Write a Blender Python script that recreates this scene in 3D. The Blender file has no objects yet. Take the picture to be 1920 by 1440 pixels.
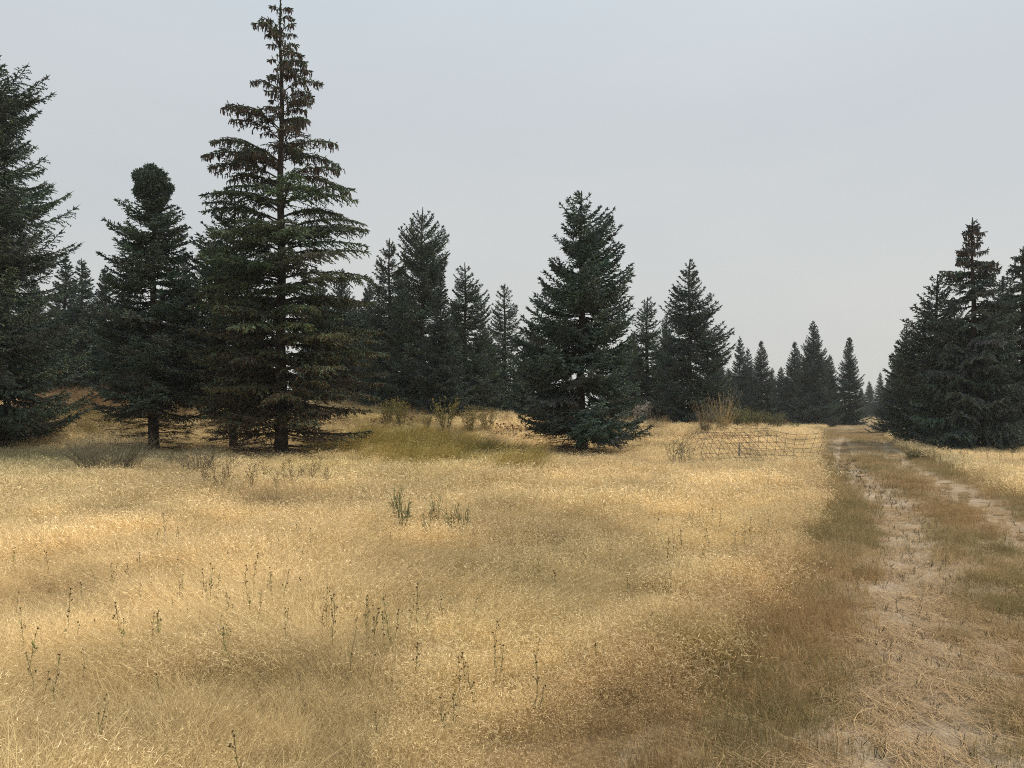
import bpy, math
import numpy as np
from mathutils import Vector

S = bpy.context.scene
C = S.collection
R_ = math.radians

# ------------------------------------------------------------------ camera
CAMZ, F, CX, HY = 1.6, 1440.0, 960.0, 768.0      # eye height; focal length, centre column and horizon row of a 1920 px frame
cam = bpy.data.cameras.new('camera'); cam.sensor_width = 36.0; cam.lens = 36.0*F/1920.0
cam.shift_y = (HY-720.0)/1920.0; cam.clip_end = 5000; cam.clip_start = 0.05
camo = bpy.data.objects.new('camera', cam); C.objects.link(camo)
camo.location = (0, 0, CAMZ); camo.rotation_euler = (R_(90), 0, 0); S.camera = camo

# ------------------------------------------------------------------ sky and sun
SUN_EL, SUN_AZ = 52.0, 72.0       # azimuth clockwise from +Y (towards +X)
w = bpy.data.worlds.new('World'); S.world = w; w.use_nodes = True
nt = w.node_tree; nt.nodes.clear()
def N(t, **k):
    n = nt.nodes.new(t)
    for a, b in k.items(): setattr(n, a, b)
    return n
sky = N('ShaderNodeTexSky'); sky.sky_type = 'NISHITA'; sky.sun_disc = False
sky.sun_elevation = R_(SUN_EL); sky.sun_rotation = R_(SUN_AZ); sky.air_density = 1.0; sky.dust_density = 6.0
tc = N('ShaderNodeTexCoord'); sep = N('ShaderNodeSeparateXYZ'); nt.links.new(tc.outputs['Generated'], sep.inputs[0])
ramp = N('ShaderNodeValToRGB'); nt.links.new(sep.outputs['Z'], ramp.inputs[0])
def s2l(c): return tuple(((v/255.0)/12.92 if v/255.0 <= .04045 else ((v/255.0+.055)/1.055)**2.4) for v in c)
stops = [(0.0, (216,215,209)), (.09, (215,216,213)), (.20, (212,215,215)), (.34, (208,213,217)), (.46, (210,219,225)), (.8, (213,222,228))]
el = ramp.color_ramp.elements
while len(el) > 1: el.remove(el[-1])
for i, (p, c) in enumerate(stops):
    e = el[0] if i == 0 else el.new(p)
    e.position = p; e.color = (*s2l(c), 1)
nz = N('ShaderNodeTexNoise'); nz.inputs['Scale'].default_value = 2.2; nz.inputs['Detail'].default_value = 5; nz.inputs['Roughness'].default_value = .5
mp = N('ShaderNodeMapping'); mp.inputs['Scale'].default_value = (1, 1, 3.2); mp.inputs['Rotation'].default_value = (0, .35, .2)
nt.links.new(tc.outputs['Generated'], mp.inputs[0]); nt.links.new(mp.outputs[0], nz.inputs['Vector'])
cr2 = N('ShaderNodeValToRGB'); nt.links.new(nz.outputs['Fac'], cr2.inputs[0])
cr2.color_ramp.elements[0].position = .3; cr2.color_ramp.elements[0].color = (.945, .957, .975, 1)
cr2.color_ramp.elements[1].position = .7; cr2.color_ramp.elements[1].color = (1.035, 1.025, 1.01, 1)
mul = N('ShaderNodeVectorMath', operation='MULTIPLY'); nt.links.new(ramp.outputs[0], mul.inputs[0]); nt.links.new(cr2.outputs[0], mul.inputs[1])
sc10 = N('ShaderNodeVectorMath', operation='SCALE'); sc10.inputs['Scale'].default_value = 10.0; nt.links.new(mul.outputs[0], sc10.inputs[0])
mx = N('ShaderNodeMix', data_type='RGBA'); mx.inputs['Factor'].default_value = .93
nt.links.new(sky.outputs[0], mx.inputs['A']); nt.links.new(sc10.outputs[0], mx.inputs['B'])
bg = N('ShaderNodeBackground'); bg.inputs['Strength'].default_value = .1
out = N('ShaderNodeOutputWorld'); nt.links.new(mx.outputs['Result'], bg.inputs[0]); nt.links.new(bg.outputs[0], out.inputs[0])

sl = bpy.data.lights.new('sun', 'SUN'); sl.energy = 3.2; sl.angle = R_(6); sl.color = (1.0, .90, .74)
so = bpy.data.objects.new('sun', sl); C.objects.link(so)
sd = Vector((math.sin(R_(SUN_AZ))*math.cos(R_(SUN_EL)), math.cos(R_(SUN_AZ))*math.cos(R_(SUN_EL)), math.sin(R_(SUN_EL))))
so.rotation_euler = sd.to_track_quat('Z', 'Y').to_euler(); so.location = sd*200

S.view_settings.view_transform = 'Standard'; S.view_settings.look = 'None'
S.view_settings.exposure = 0.0; S.view_settings.gamma = 1.0; S.view_settings.use_curve_mapping = False
S.render.engine = 'CYCLES'
S.cycles.max_bounces = 6; S.cycles.diffuse_bounces = 3; S.cycles.transmission_bounces = 2; S.cycles.volume_bounces = 1
S.cycles.sample_clamp_indirect = 2.5; S.cycles.use_denoising = False; S.cycles.use_adaptive_sampling = False
S.cycles.pixel_filter_type = 'BLACKMAN_HARRIS'; S.cycles.filter_width = 1.05

# ------------------------------------------------------------------ helpers
def sm(a, b, x):
    t = np.clip((np.asarray(x, float)-a)/(b-a), 0, 1); return t*t*(3-2*t)
_perm = np.random.RandomState(3).rand(512, 512)
def vnoise(x, y):
    x = np.asarray(x, float); y = np.asarray(y, float)
    xi = np.floor(x).astype(int); yi = np.floor(y).astype(int); fx = x-xi; fy = y-yi
    fx = fx*fx*(3-2*fx); fy = fy*fy*(3-2*fy)
    a = _perm[xi % 512, yi % 512]; b = _perm[(xi+1) % 512, yi % 512]; c = _perm[xi % 512, (yi+1) % 512]; d = _perm[(xi+1) % 512, (yi+1) % 512]
    return (a*(1-fx)+b*fx)*(1-fy)+(c*(1-fx)+d*fx)*fy
def fbm(x, y, o=4):
    s = 0; a = .5; n = 0
    for i in range(o):
        s = s+a*vnoise(x*2**i+17*i, y*2**i+31*i); n += a; a *= .5
    return s/n

EY  = np.array([-12, 0, 3.43, 5.3, 7.4, 12, 20.6, 30, 52, 100, 400])
EXL = np.array([-6.5, -1.4, .5, 1.6, 2.75, 4.85, 8.1, 12.0, 20.2, 42.5, 180])
RY  = np.array([-12, 0, 3.43, 5.33, 7.9, 12, 17.5, 22.6, 30, 52, 100, 400])
R1X = np.array([-6.0, -.1, 1.85, 2.8, 4.1, 6.05, 8.0, 9.75, 12.9, 22.3, 45, 184])
XRY = np.array([-12, 0, 3.4, 5.3, 9.5, 14.7, 17.5, 22.6, 30, 52, 72, 100, 400])
XRX = np.array([-2., 3.0, 4.9, 5.9, 7.7, 9.8, 10.9, 12.6, 15.4, 26, 35, 47.5, 187])
def edgeL(y): return np.interp(y, EY, EXL)
def edgeR(y): return np.interp(y, XRY, XRX)
def rut1(y): return np.interp(y, RY, R1X)
def rut2(y): return np.interp(y, RY, R1X)+np.interp(y, [0, 9, 12, 22, 52, 100], [1.75, 1.5, 1.5, 1.7, 1.9, 1.5])
RISE_X = np.array([-60, -14, -8, 0, 8, 14, 21, 60]); RISE_Z = np.array([2.3, 1.9, 1.5, 1.1, .72, .3, 0, 0])
def rut_mask(x, y):
    n = (fbm(x*1.3, y*1.3, 3)-.5)*.5
    a = np.exp(-((x-rut1(y)+n*.5)/.44)**2); b = np.exp(-((x-rut2(y)-n*.5)/.34)**2)
    return np.maximum(a, b)*(1-.8*sm(24, 50, y))
def terrain(x, y):
    x = np.asarray(x, float); y = np.asarray(y, float)
    z = np.interp(x, RISE_X, RISE_Z)*sm(25, 39, y)
    z = z+(fbm(x*.22, y*.22, 3)-.5)*.22*sm(2, 9, np.hypot(x, y))*(1-sm(-.8, .3, x-edgeL(y))*(1-sm(0, 1.2, x-edgeR(y)))*.8)
    z = z-rut_mask(x, y)*.05*(np.abs(x-edgeL(y)-1.5) < 6)
    return z
def gp(px, py, lift=0.0):
    """ground point seen at a pixel (lift: height above the ground of what is seen)"""
    d0 = 3.0
    prev = None
    for d in np.concatenate([np.arange(3, 60, .1), np.arange(60, 300, 1)]):
        x = (px-CX)/F*d; zr = CAMZ-(py-HY)/F*d
        if zr <= float(terrain(x, d))+lift: return np.array([x, d])
    return np.array([(px-CX)/F*200, 200.])

def new_mesh(name, V, polys, col=None, mats=(), smooth=False, pm=None):
    """polys: list of int arrays (n,k)"""
    me = bpy.data.meshes.new(name)
    V = np.asarray(V, np.float32)
    me.vertices.add(len(V)); me.vertices.foreach_set('co', V.ravel())
    nl = sum(p.size for p in polys); npoly = sum(len(p) for p in polys)
    me.loops.add(nl); me.polygons.add(npoly)
    me.loops.foreach_set('vertex_index', np.concatenate([p.ravel() for p in polys]).astype(np.int32))
    tot = np.concatenate([np.full(len(p), p.shape[1], np.int32) for p in polys])
    st = np.concatenate([[0], np.cumsum(tot)[:-1]]).astype(np.int32)
    me.polygons.foreach_set('loop_start', st)
    me.polygons.foreach_set('use_smooth', np.full(npoly, smooth, bool))
    for m in mats: me.materials.append(m)
    if pm is not None: me.polygons.foreach_set('material_index', np.asarray(pm, np.int32))
    me.update(calc_edges=True)
    if col is not None:
        a = me.attributes.new('tint', 'FLOAT_COLOR', 'POINT')
        c = np.ones((len(V), 4), np.float32); c[:, :3] = col; a.data.foreach_set('color', c.ravel())
    return me
class Acc:
    def __init__(s): s.V = []; s.P = {3: [], 4: []}; s.c = []; s.n = 0
    def add(s, V, faces, col):
        V = V.reshape(-1, 3); s.V.append(V)
        for f in faces: s.P[f.shape[-1]].append(f.reshape(-1, f.shape[-1])+s.n)
        s.c.append(np.broadcast_to(col, V.shape) if np.ndim(col) == 1 else col); s.n += len(V)
    def mesh(s, name, mats=(), smooth=False):
        polys = [np.concatenate(s.P[k]) for k in (3, 4) if s.P[k]]
        return new_mesh(name, np.concatenate(s.V), polys, np.concatenate(s.c), mats, smooth)
def unit(v): return v/np.maximum(np.linalg.norm(v, axis=-1, keepdims=True), 1e-9)
def perp(d):
    a = np.where(np.abs(d[..., 2:3]) > .9, np.array([1., 0, 0]), np.array([0., 0, 1.]))
    u = unit(np.cross(d, a)); return u, np.cross(d, u)
def spindles(acc, p0, p1, r, col, full=True, rng=np.random, flat=1.0):
    n = len(p0)
    if n == 0: return
    d = unit(p1-p0); u, v = perp(d)
    th = rng.rand(n)[:, None]*6.283
    u, v = u*np.cos(th)+v*np.sin(th), v*np.cos(th)-u*np.sin(th)
    r = np.broadcast_to(r, (n,))[:, None]
    L = p1-p0; ang = [0, 2.094, 4.189]
    if full:
        rings = [p0]+[p0+L*.15+(u*math.cos(a)+v*math.sin(a))*r for a in ang]+[p0+L*.72+(u*math.cos(a+.5)+v*math.sin(a+.5))*r*.85 for a in ang]+[p1]
        t = np.array([[0,2,1],[0,3,2],[0,1,3],[7,4,5],[7,5,6],[7,6,4]]); q = np.array([[1,2,5,4],[2,3,6,5],[3,1,4,6]])
        k = 8; fs = [t, q]
    else:
        rings = [p0]+[p0+L*.4+(u*math.cos(a)+v*math.sin(a))*r for a in ang]+[p1]
        t = np.array([[0,2,1],[0,3,2],[0,1,3],[4,1,2],[4,2,3],[4,3,1]]); k = 5; fs = [t]
    V = np.stack(rings, 1); base = (np.arange(n)*k)[:, None, None]
    acc.add(V, [f[None]+base for f in fs], np.repeat(np.broadcast_to(col, (n, 3)), k, 0))
def tubes(acc, P, Rr, col, sides=4):
    """P (n,k,3), Rr (n,k)"""
    n, k, _ = P.shape
    if n == 0: return
    T = np.gradient(P, axis=1); T = unit(T); u, v = perp(T)
    a = np.arange(sides)*2*math.pi/sides
    V = P[:, :, None]+(u[:, :, None]*np.cos(a)[None, None, :, None]+v[:, :, None]*np.sin(a)[None, None, :, None])*Rr[:, :, None, None]
    i = np.arange(k-1)[:, None]*sides; j = np.arange(sides)[None]; j2 = (j+1) % sides
    f = np.stack([i+j, i+j2, i+sides+j2, i+sides+j], -1).reshape(-1, 4)
    F_ = f[None]+(np.arange(n)*k*sides)[:, None, None]
    col = np.asarray(col, float)
    c = np.broadcast_to(col, (n, 3)) if col.ndim == 1 else col
    acc.add(V, [F_], np.repeat(c, k*sides, 0))
def ribbons(acc, P, W, side, col):
    """P (n,k,3) centre line, W (n,k) half widths, side (n,3)"""
    n, k, _ = P.shape
    V = np.stack([P-side[:, None]*W[..., None], P+side[:, None]*W[..., None]], 2)   # n,k,2,3
    i = np.arange(k-1)*2; f = np.stack([i, i+1, i+3, i+2], -1)
    F_ = f[None]+(np.arange(n)*k*2)[:, None, None]
    acc.add(V, [F_], np.repeat(col, k*2, 0) if col.ndim == 2 else col.reshape(-1, 3))

# ------------------------------------------------------------------ materials
def mat_tint(name, rough=.7, translucent=0.0, inst=False, noise=None, spec=.2, gain=1.0):
    m = bpy.data.materials.new(name); m.use_nodes = True; t = m.node_tree; t.nodes.clear()
    o = t.nodes.new('ShaderNodeOutputMaterial'); p = t.nodes.new('ShaderNodeBsdfPrincipled')
    p.inputs['Roughness'].default_value = rough; p.inputs['Specular IOR Level'].default_value = spec
    a = t.nodes.new('ShaderNodeAttribute'); a.attribute_name = 'tint'; c = a.outputs['Color']
    if inst:
        b = t.nodes.new('ShaderNodeAttribute'); b.attribute_type = 'INSTANCER'; b.attribute_name = 'itint'
        mm = t.nodes.new('ShaderNodeVectorMath'); mm.operation = 'MULTIPLY'
        t.links.new(c, mm.inputs[0]); t.links.new(b.outputs['Color'], mm.inputs[1]); c = mm.outputs[0]
    if noise:
        tcn = t.nodes.new('ShaderNodeTexCoord'); nn = t.nodes.new('ShaderNodeTexNoise'); nn.inputs['Scale'].default_value = noise; nn.inputs['Detail'].default_value = 3
        t.links.new(tcn.outputs['Object'], nn.inputs['Vector'])
        r = t.nodes.new('ShaderNodeMapRange'); r.inputs['To Min'].default_value = .5; r.inputs['To Max'].default_value = 1.5
        t.links.new(nn.outputs['Fac'], r.inputs[0]); mm = t.nodes.new('ShaderNodeVectorMath'); mm.operation = 'SCALE'
        t.links.new(c, mm.inputs[0]); t.links.new(r.outputs[0], mm.inputs['Scale']); c = mm.outputs[0]
    t.links.new(c, p.inputs['Base Color'])
    sh = p.outputs[0]
    if translucent > 0:
        tr = t.nodes.new('ShaderNodeBsdfTranslucent'); t.links.new(c, tr.inputs[0])
        ms = t.nodes.new('ShaderNodeMixShader'); ms.inputs[0].default_value = translucent
        t.links.new(sh, ms.inputs[1]); t.links.new(tr.outputs[0], ms.inputs[2]); sh = ms.outputs[0]
    t.links.new(sh, o.inputs[0]); return m
M_needle = mat_tint('spruce needles', .75, spec=.12, noise=1.1)
M_bark = mat_tint('spruce bark', .9, noise=9, spec=.1)
M_cone = mat_tint('spruce cones', .7)
M_grass = mat_tint('dry grass', .6, .3, inst=True, spec=.25)
M_weed = mat_tint('weed stems and leaves', .7, .15, spec=.15)
M_wire = mat_tint('rusty wire', .75, spec=.2)

def tag(o, label=None, cat=None, group=None, kind=None):
    if label: o['label'] = label
    if cat: o['category'] = cat
    if group: o['group'] = group
    if kind: o['kind'] = kind
    return o
def link(name, me, parent=None, loc=None):
    o = bpy.data.objects.new(name, me); C.objects.link(o)
    if parent: o.parent = parent
    if loc is not None: o.location = loc
    return o
def empty(name, loc, rz=0, sc=(1, 1, 1)):
    o = bpy.data.objects.new(name, None); C.objects.link(o); o.empty_display_size = .3
    o.location = loc; o.rotation_euler = (0, 0, rz); o.scale = sc; return o

# ------------------------------------------------------------------ ground and track
def ground_mat(name, track):
    m = bpy.data.materials.new(name); m.use_nodes = True; t = m.node_tree; p = t.nodes['Principled BSDF']
    p.inputs['Roughness'].default_value = .95; p.inputs['Specular IOR Level'].default_value = .1
    tcn = t.nodes.new('ShaderNodeTexCoord')
    def noise(s, d=6, r=.6, sx=1, sy=1):
        mpp = t.nodes.new('ShaderNodeMapping'); mpp.inputs['Scale'].default_value = (sx, sy, 1)
        t.links.new(tcn.outputs['Object'], mpp.inputs[0])
        n = t.nodes.new('ShaderNodeTexNoise'); n.inputs['Scale'].default_value = s; n.inputs['Detail'].default_value = d; n.inputs['Roughness'].default_value = r
        t.links.new(mpp.outputs[0], n.inputs['Vector']); return n.outputs['Fac']
    def rampn(f, *st):
        r = t.nodes.new('ShaderNodeValToRGB'); e = r.color_ramp.elements
        while len(e) > 1: e.remove(e[-1])
        for i, (q, c) in enumerate(st):
            z = e[0] if i == 0 else e.new(q); z.position = q; z.color = (*c, 1)
        t.links.new(f, r.inputs[0]); return r.outputs[0]
    def mix(f, a, b):
        n = t.nodes.new('ShaderNodeMix'); n.data_type = 'RGBA'; t.links.new(f, n.inputs['Factor']); t.links.new(a, n.inputs['A']); t.links.new(b, n.inputs['B']); return n.outputs['Result']
    at = t.nodes.new('ShaderNodeAttribute'); at.attribute_name = 'tint'
    if track:
        soil = rampn(noise(9, 8, .7), (.3, (.28, .215, .15)), (.5, (.40, .32, .235)), (.7, (.51, .42, .315)))
        thatch = rampn(noise(60, 4, .7, 1, .35), (.35, (.17, .12, .075)), (.5, (.32, .235, .15)), (.68, (.54, .43, .28)))
        sp = t.nodes.new('ShaderNodeSeparateColor'); t.links.new(at.outputs['Color'], sp.inputs[0])
        c = mix(sp.outputs[0], thatch, soil)
        f = rampn(noise(140, 3, .7, .5, 1), (.55, (0, 0, 0)), (.66, (.7, .7, .7)))
        lt = t.nodes.new('ShaderNodeRGB'); lt.outputs[0].default_value = (.50, .40, .25, 1)
        c = mix(f, c, lt.outputs[0])
    else:
        c = rampn(noise(38, 6, .7), (.3, (.11, .075, .04)), (.52, (.23, .16, .085)), (.7, (.42, .32, .17)))
        mm = t.nodes.new('ShaderNodeVectorMath'); mm.operation = 'MULTIPLY'; t.links.new(c, mm.inputs[0]); t.links.new(at.outputs['Color'], mm.inputs[1]); c = mm.outputs[0]
    t.links.new(c, p.inputs['Base Color'])
    b = t.nodes.new('ShaderNodeBump'); b.inputs['Strength'].default_value = .7; b.inputs['Distance'].default_value = .03
    t.links.new(noise(30, 8, .7), b.inputs['Height']); t.links.new(b.outputs[0], p.inputs['Normal'])
    return m
def build_ground():
    rr = np.concatenate([np.linspace(.4, 12, 110), 12*np.exp(np.linspace(.02, math.log(620/12), 200))]); na = 360
    a = np.arange(na)*2*math.pi/na
    X = rr[:, None]*np.cos(a); Y = rr[:, None]*np.sin(a)
    Z = terrain(X, Y); V = np.stack([X, Y, Z], -1).reshape(-1, 3)
    i = np.arange(len(rr)-1)[:, None]*na; j = np.arange(na)[None]; j2 = (j+1) % na
    q = np.stack([i+j, i+na+j, i+na+j2, i+j2], -1).reshape(-1, 4)
    V = np.concatenate([V, [[0, 0, float(terrain(0, 0))]]]); c = len(V)-1
    tri = np.stack([np.full(na, c), np.arange(na), (np.arange(na)+1) % na], -1)
    t = .75+.5*fbm(V[:, 0]*.4, V[:, 1]*.4)
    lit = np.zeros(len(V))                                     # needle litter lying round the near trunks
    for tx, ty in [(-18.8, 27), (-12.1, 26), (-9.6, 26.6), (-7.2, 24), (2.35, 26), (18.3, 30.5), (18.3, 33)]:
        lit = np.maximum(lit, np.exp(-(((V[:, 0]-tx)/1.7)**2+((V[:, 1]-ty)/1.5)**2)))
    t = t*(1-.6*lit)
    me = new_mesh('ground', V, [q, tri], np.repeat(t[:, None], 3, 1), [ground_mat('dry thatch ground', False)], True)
    tag(link('ground', me), kind='structure')
    ys = np.concatenate([np.linspace(-8, 16, 400), 16*np.exp(np.linspace(.01, math.log(190/16), 220))]); nu = 90
    u = np.linspace(-.02, 1.02, nu)
    XL = edgeL(ys)+.25*(fbm(ys*.8, ys*0+3)-.5); XR = edgeR(ys)+.5*(fbm(ys*.8, ys*0+9)-.5)
    X = XL[:, None]+(XR-XL)[:, None]*u; Y = np.repeat(ys[:, None], nu, 1)
    Z = terrain(X, Y)+.008*np.minimum(1, np.minimum(np.arange(nu), nu-1-np.arange(nu))/2.)+.0-.004; Z += sm(20, 60, Y)*.03
    V = np.stack([X, Y, Z], -1).reshape(-1, 3)
    i = np.arange(len(ys)-1)[:, None]*nu; j = np.arange(nu-1)[None]
    q = np.stack([i+j, i+j+1, i+nu+j+1, i+nu+j], -1).reshape(-1, 4)
    rm = np.clip(rut_mask(V[:, 0], V[:, 1])*1.3, 0, 1); rm = np.maximum(rm, .45*sm(.55, .70, fbm(V[:, 0]*1.1+5, V[:, 1]*.7))*sm(.5, 1.3, V[:, 0]-edgeL(V[:, 1])))
    me = new_mesh('dirt_track', V, [q], np.repeat(rm[:, None], 3, 1), [ground_mat('track soil and straw', True)], True)
    tag(link('dirt_track', me), kind='structure')
build_ground()

# ------------------------------------------------------------------ spruces
def spruce_meshes(H, prof, rng, zc=1.0, whorl=.26, per=8, tw=.105, tr=.017, sec_sp=.075, ter_sp=.055, full=True,
                  el_lo=-.15, el_hi=.75, bow_lo=-.10, bow_hi=-.04, hang=.15, green=(.078, .104, .080), brown=0.0, brown_z=0.0,
                  r0=.15, dead=0, lean=0.0, cones=None, sparse=1.0, ball=None, tipup=.25, secl=.46, jit=.24, ball_rows=True, flatn=.11, top_thin=0.0):
    """H height; prof rows (z, rL, rR). returns dict part -> mesh data accumulators"""
    prof = np.array(sorted(prof)); pz, pl, pr = prof.T
    trunk, crown, cone, deadb = Acc(), Acc(), Acc(), Acc(); limbs = trunk
    k = 26; zz = np.linspace(-.3, H, k); rad = r0*np.clip(1-zz/H, 0, 1)**.85+.012; rad[zz < .3] *= 1.25
    P = np.stack([lean*zz+.03*np.sin(zz*1.3+rng.rand()*6)*sm(0, 1, zz), .03*np.sin(zz*1.1+rng.rand()*6)*sm(0, 1, zz), zz], -1)
    tubes(trunk, P[None], rad[None], np.array([.055, .042, .034]), 10)
    zt = [zc]
    while zt[-1] < H*.985: zt.append(zt[-1]+whorl*.9*(1 if top_thin else .42+.58*(1-zt[-1]/H)**.7)*rng.uniform(.75, 1.25))
    zt = np.array(zt[:-1])
    zt = np.concatenate([np.full(max(2 if top_thin else 3, int(per*(.55+.45*min(1, (H-z)/2.5))*sparse*(1-top_thin*min(1, max(0, z/H-.36)/.3)))), z) for z in zt])
    zt = zt+rng.normal(0, .42 if top_thin else .27, len(zt))*whorl
    n = len(zt); az = rng.rand(n)*2*math.pi
    fr = np.clip(zt/H, 0, 1)
    wgt = (1+np.cos(az))/2; wgt = sm(0, 1, wgt)
    Rr = np.interp(zt, pz, pl)*(1-wgt)+np.interp(zt, pz, pr)*wgt
    Rr = Rr*(1.04-rng.rand(n)**1.5*jit*1.3)+.03; Rr *= np.where(rng.rand(n) < .12, 1.1, 1.0)
    ez = pz[(pz > zc) & (pz < H*.99)]
    if len(ez) and ball_rows:                                 # boughs that reach the outline itself
        e_az = np.concatenate([rng.normal(0, .3, len(ez)), rng.normal(math.pi, .3, len(ez))]); e_z = np.tile(ez, 2)
        e_R = np.concatenate([np.interp(ez, pz, pr), np.interp(ez, pz, pl)])
        zt = np.concatenate([zt, e_z]); az = np.concatenate([az, e_az]); Rr = np.concatenate([Rr, e_R]); fr = np.clip(zt/H, 0, 1); n = len(zt)
    slope = el_lo+(el_hi-el_lo)*fr**1.3+rng.normal(0, .08, n)
    z0 = zt-Rr*slope; z0 = np.clip(z0, .25, H-.05)
    bow = (bow_lo+(bow_hi-bow_lo)*fr)*Rr
    D = np.stack([np.cos(az), np.sin(az), np.zeros(n)], -1)
    B = np.stack([np.interp(z0, zz, P[:, 0]), np.interp(z0, zz, P[:, 1]), z0], -1)
    tk = tipup*Rr
    curl = rng.normal(0, .10, n)
    Sd = np.stack([-D[:, 1], D[:, 0], D[:, 2]*0], -1)
    def pos(i, t):
        t = np.asarray(t)
        p = B[i]+D[i]*(Rr[i]*t)[..., None]+Sd[i]*(curl[i]*Rr[i]*t*t)[..., None]
        p[..., 2] += (zt[i]-z0[i]-tk[i]*.5)*t+bow[i]*4*t*(1-t)+tk[i]*.5*t**3
        return p
    ts = np.linspace(0, 1, 7); idx = np.repeat(np.arange(n)[:, None], 7, 1)
    BP = pos(idx, np.broadcast_to(ts, (n, 7)))
    br = (.007+.010*Rr)[:, None]*(1-ts*.85)[None]
    tubes(limbs, BP, br, np.array([.060, .046, .036]), 4)
    # secondary axes
    ns = np.maximum(3, (Rr/sec_sp).astype(int)); bi = np.repeat(np.arange(n), ns); m = len(bi)
    off = np.concatenate([[0], np.cumsum(ns)[:-1]]); kk = np.arange(m)-np.repeat(off, ns)
    t = .12+.88*(kk+rng.rand(m))/ns[bi]; t = np.clip(t, .08, 1)
    O = pos(bi, t); O2 = pos(bi, t-.04); T = unit(O-O2)
    side = np.where(kk % 2 == 0, 1., -1.); Sx = unit(np.cross(T, np.array([0, 0, 1.])))
    a = rng.uniform(.55, 1.15, m)
    d2 = unit(T*np.cos(a)[:, None]+Sx*(np.sin(a)*side)[:, None]+np.array([0, 0, 1.])*rng.normal(.04, flatn, m)[:, None])
    l2 = np.minimum(secl*Rr[bi], .95)*(1-t)**.5*rng.uniform(.55, 1.1, m)+.06
    nt_ = np.maximum(2, (l2/ter_sp).astype(int)); si = np.repeat(np.arange(m), nt_); q = len(si)
    off = np.concatenate([[0], np.cumsum(nt_)[:-1]]); kk = np.arange(q)-np.repeat(off, nt_)
    u0 = kk/nt_[si]; u1 = (kk+1.15)/nt_[si]
    def spos(i, u):
        p = O[i]+d2[i]*(l2[i]*u)[:, None]; p[:, 2] -= hang*l2[i]*u*u; return p
    A0 = spos(si, u0); A1 = spos(si, u1)
    btone = (rng.uniform(.62, 1.42, (n, 1))*(1+rng.normal(0, .07, (n, 3))))[bi][si]
    base = np.array(green)*btone
    ax = unit(A1-A0)
    rv = unit(rng.normal(0, 1, (q, 3))*np.array([1, 1, .45])+np.array([0, 0, .3])-np.array([0, 0, 1.5])*hang)
    d3 = unit(ax*.8+rv*.75)
    l3 = tw*rng.uniform(.6, 1.25, q)
    if brown > 0:
        bm = (rng.rand(q) < brown*np.clip(1-A0[:, 2]/max(brown_z, .01), 0, 1)**.6)
        base = np.where(bm[:, None], np.array([.070, .050, .028])*np.minimum(btone, 1.1), base)
    yl = rng.rand(q) < .12; base = np.where(yl[:, None], base*np.array([1.35, 1.25, .85]), base)
    base = base*rng.uniform(.75, 1.3, (q, 1))
    base = base*(.82+.5*u1*rng.rand(q))[:, None]                # paler new growth at the spray tips
    spindles(crown, A0, A1, tr*.8, base, False, rng)
    spindles(crown, A0, A0+d3*l3[:, None], tr*rng.uniform(.8, 1.15, q), base*1.05, full, rng)
    # outer part of each main axis and the leader
    sel = np.repeat(np.arange(n), 8); tt = np.tile(np.linspace(.3, .96, 8), n)
    Q0 = pos(sel, tt); Q1 = pos(sel, np.minimum(tt+.13, 1.06)); spindles(crown, Q0, Q1, tr*1.1, np.array(green)*btone[0], False, rng)
    sel = np.repeat(np.arange(n), 5); e = pos(sel, np.full(len(sel), .97)); tdir = unit(e-pos(sel, np.full(len(sel), .9)))
    dd = unit(tdir+rng.normal(0, .38, e.shape)); spindles(crown, e, e+dd*(tw*rng.uniform(.8, 1.5, len(sel)))[:, None], tr, np.array(green)*rng.uniform(.8, 1.3, (len(sel), 1)), full, rng)
    zl = np.linspace(H-.9, H, 34); zl = np.repeat(zl, 3); dl = unit(np.stack([rng.normal(0, 1, len(zl)), rng.normal(0, 1, len(zl)), np.full(len(zl), .9)], -1))
    pl0 = np.stack([np.interp(zl, zz, P[:, 0]), np.interp(zl, zz, P[:, 1]), zl], -1)
    spindles(crown, pl0, pl0+dl*(.10*np.clip((H-zl)/.9+.25, 0, 1))[:, None], tr, np.array(green)*rng.uniform(.8, 1.2, (len(zl), 1)), full, rng)
    if ball is not None:                                      # the dense clubbed top
        for (bx_, bz_, br_) in ball:
            nb = int(700*(br_/.25)**2); v = unit(rng.normal(0, 1, (nb, 3))+np.array([0, 0, .15])); yy_ = rng.uniform(-.35, .35)
            c0 = np.array([bx_, yy_, bz_])+v*br_*rng.uniform(.35, .95, (nb, 1))
            spindles(crown, c0, c0+unit(v+rng.normal(0, .4, v.shape))*rng.uniform(.05, .12, (nb, 1)), .020, np.array(green)*rng.uniform(.75, 1.6, (nb, 1)), True, rng)
    if cones is not None:
        cz0, cz1, cn = cones; ok = np.where((O[:, 2] > cz0) & (O[:, 2] < cz1))[0]
        if len(ok):
            pk = rng.choice(ok, cn); c0 = spos(pk, rng.rand(cn)); ln = rng.uniform(.11, .20, cn)[:, None]
            c1 = c0+np.concatenate([rng.normal(0, .18, (cn, 2)), -np.ones((cn, 1))], 1)*ln
            spindles(cone, c0, c1, .021, np.array([.100, .074, .054])*rng.uniform(.6, 1.4, (cn, 1)), True, rng)
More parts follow.
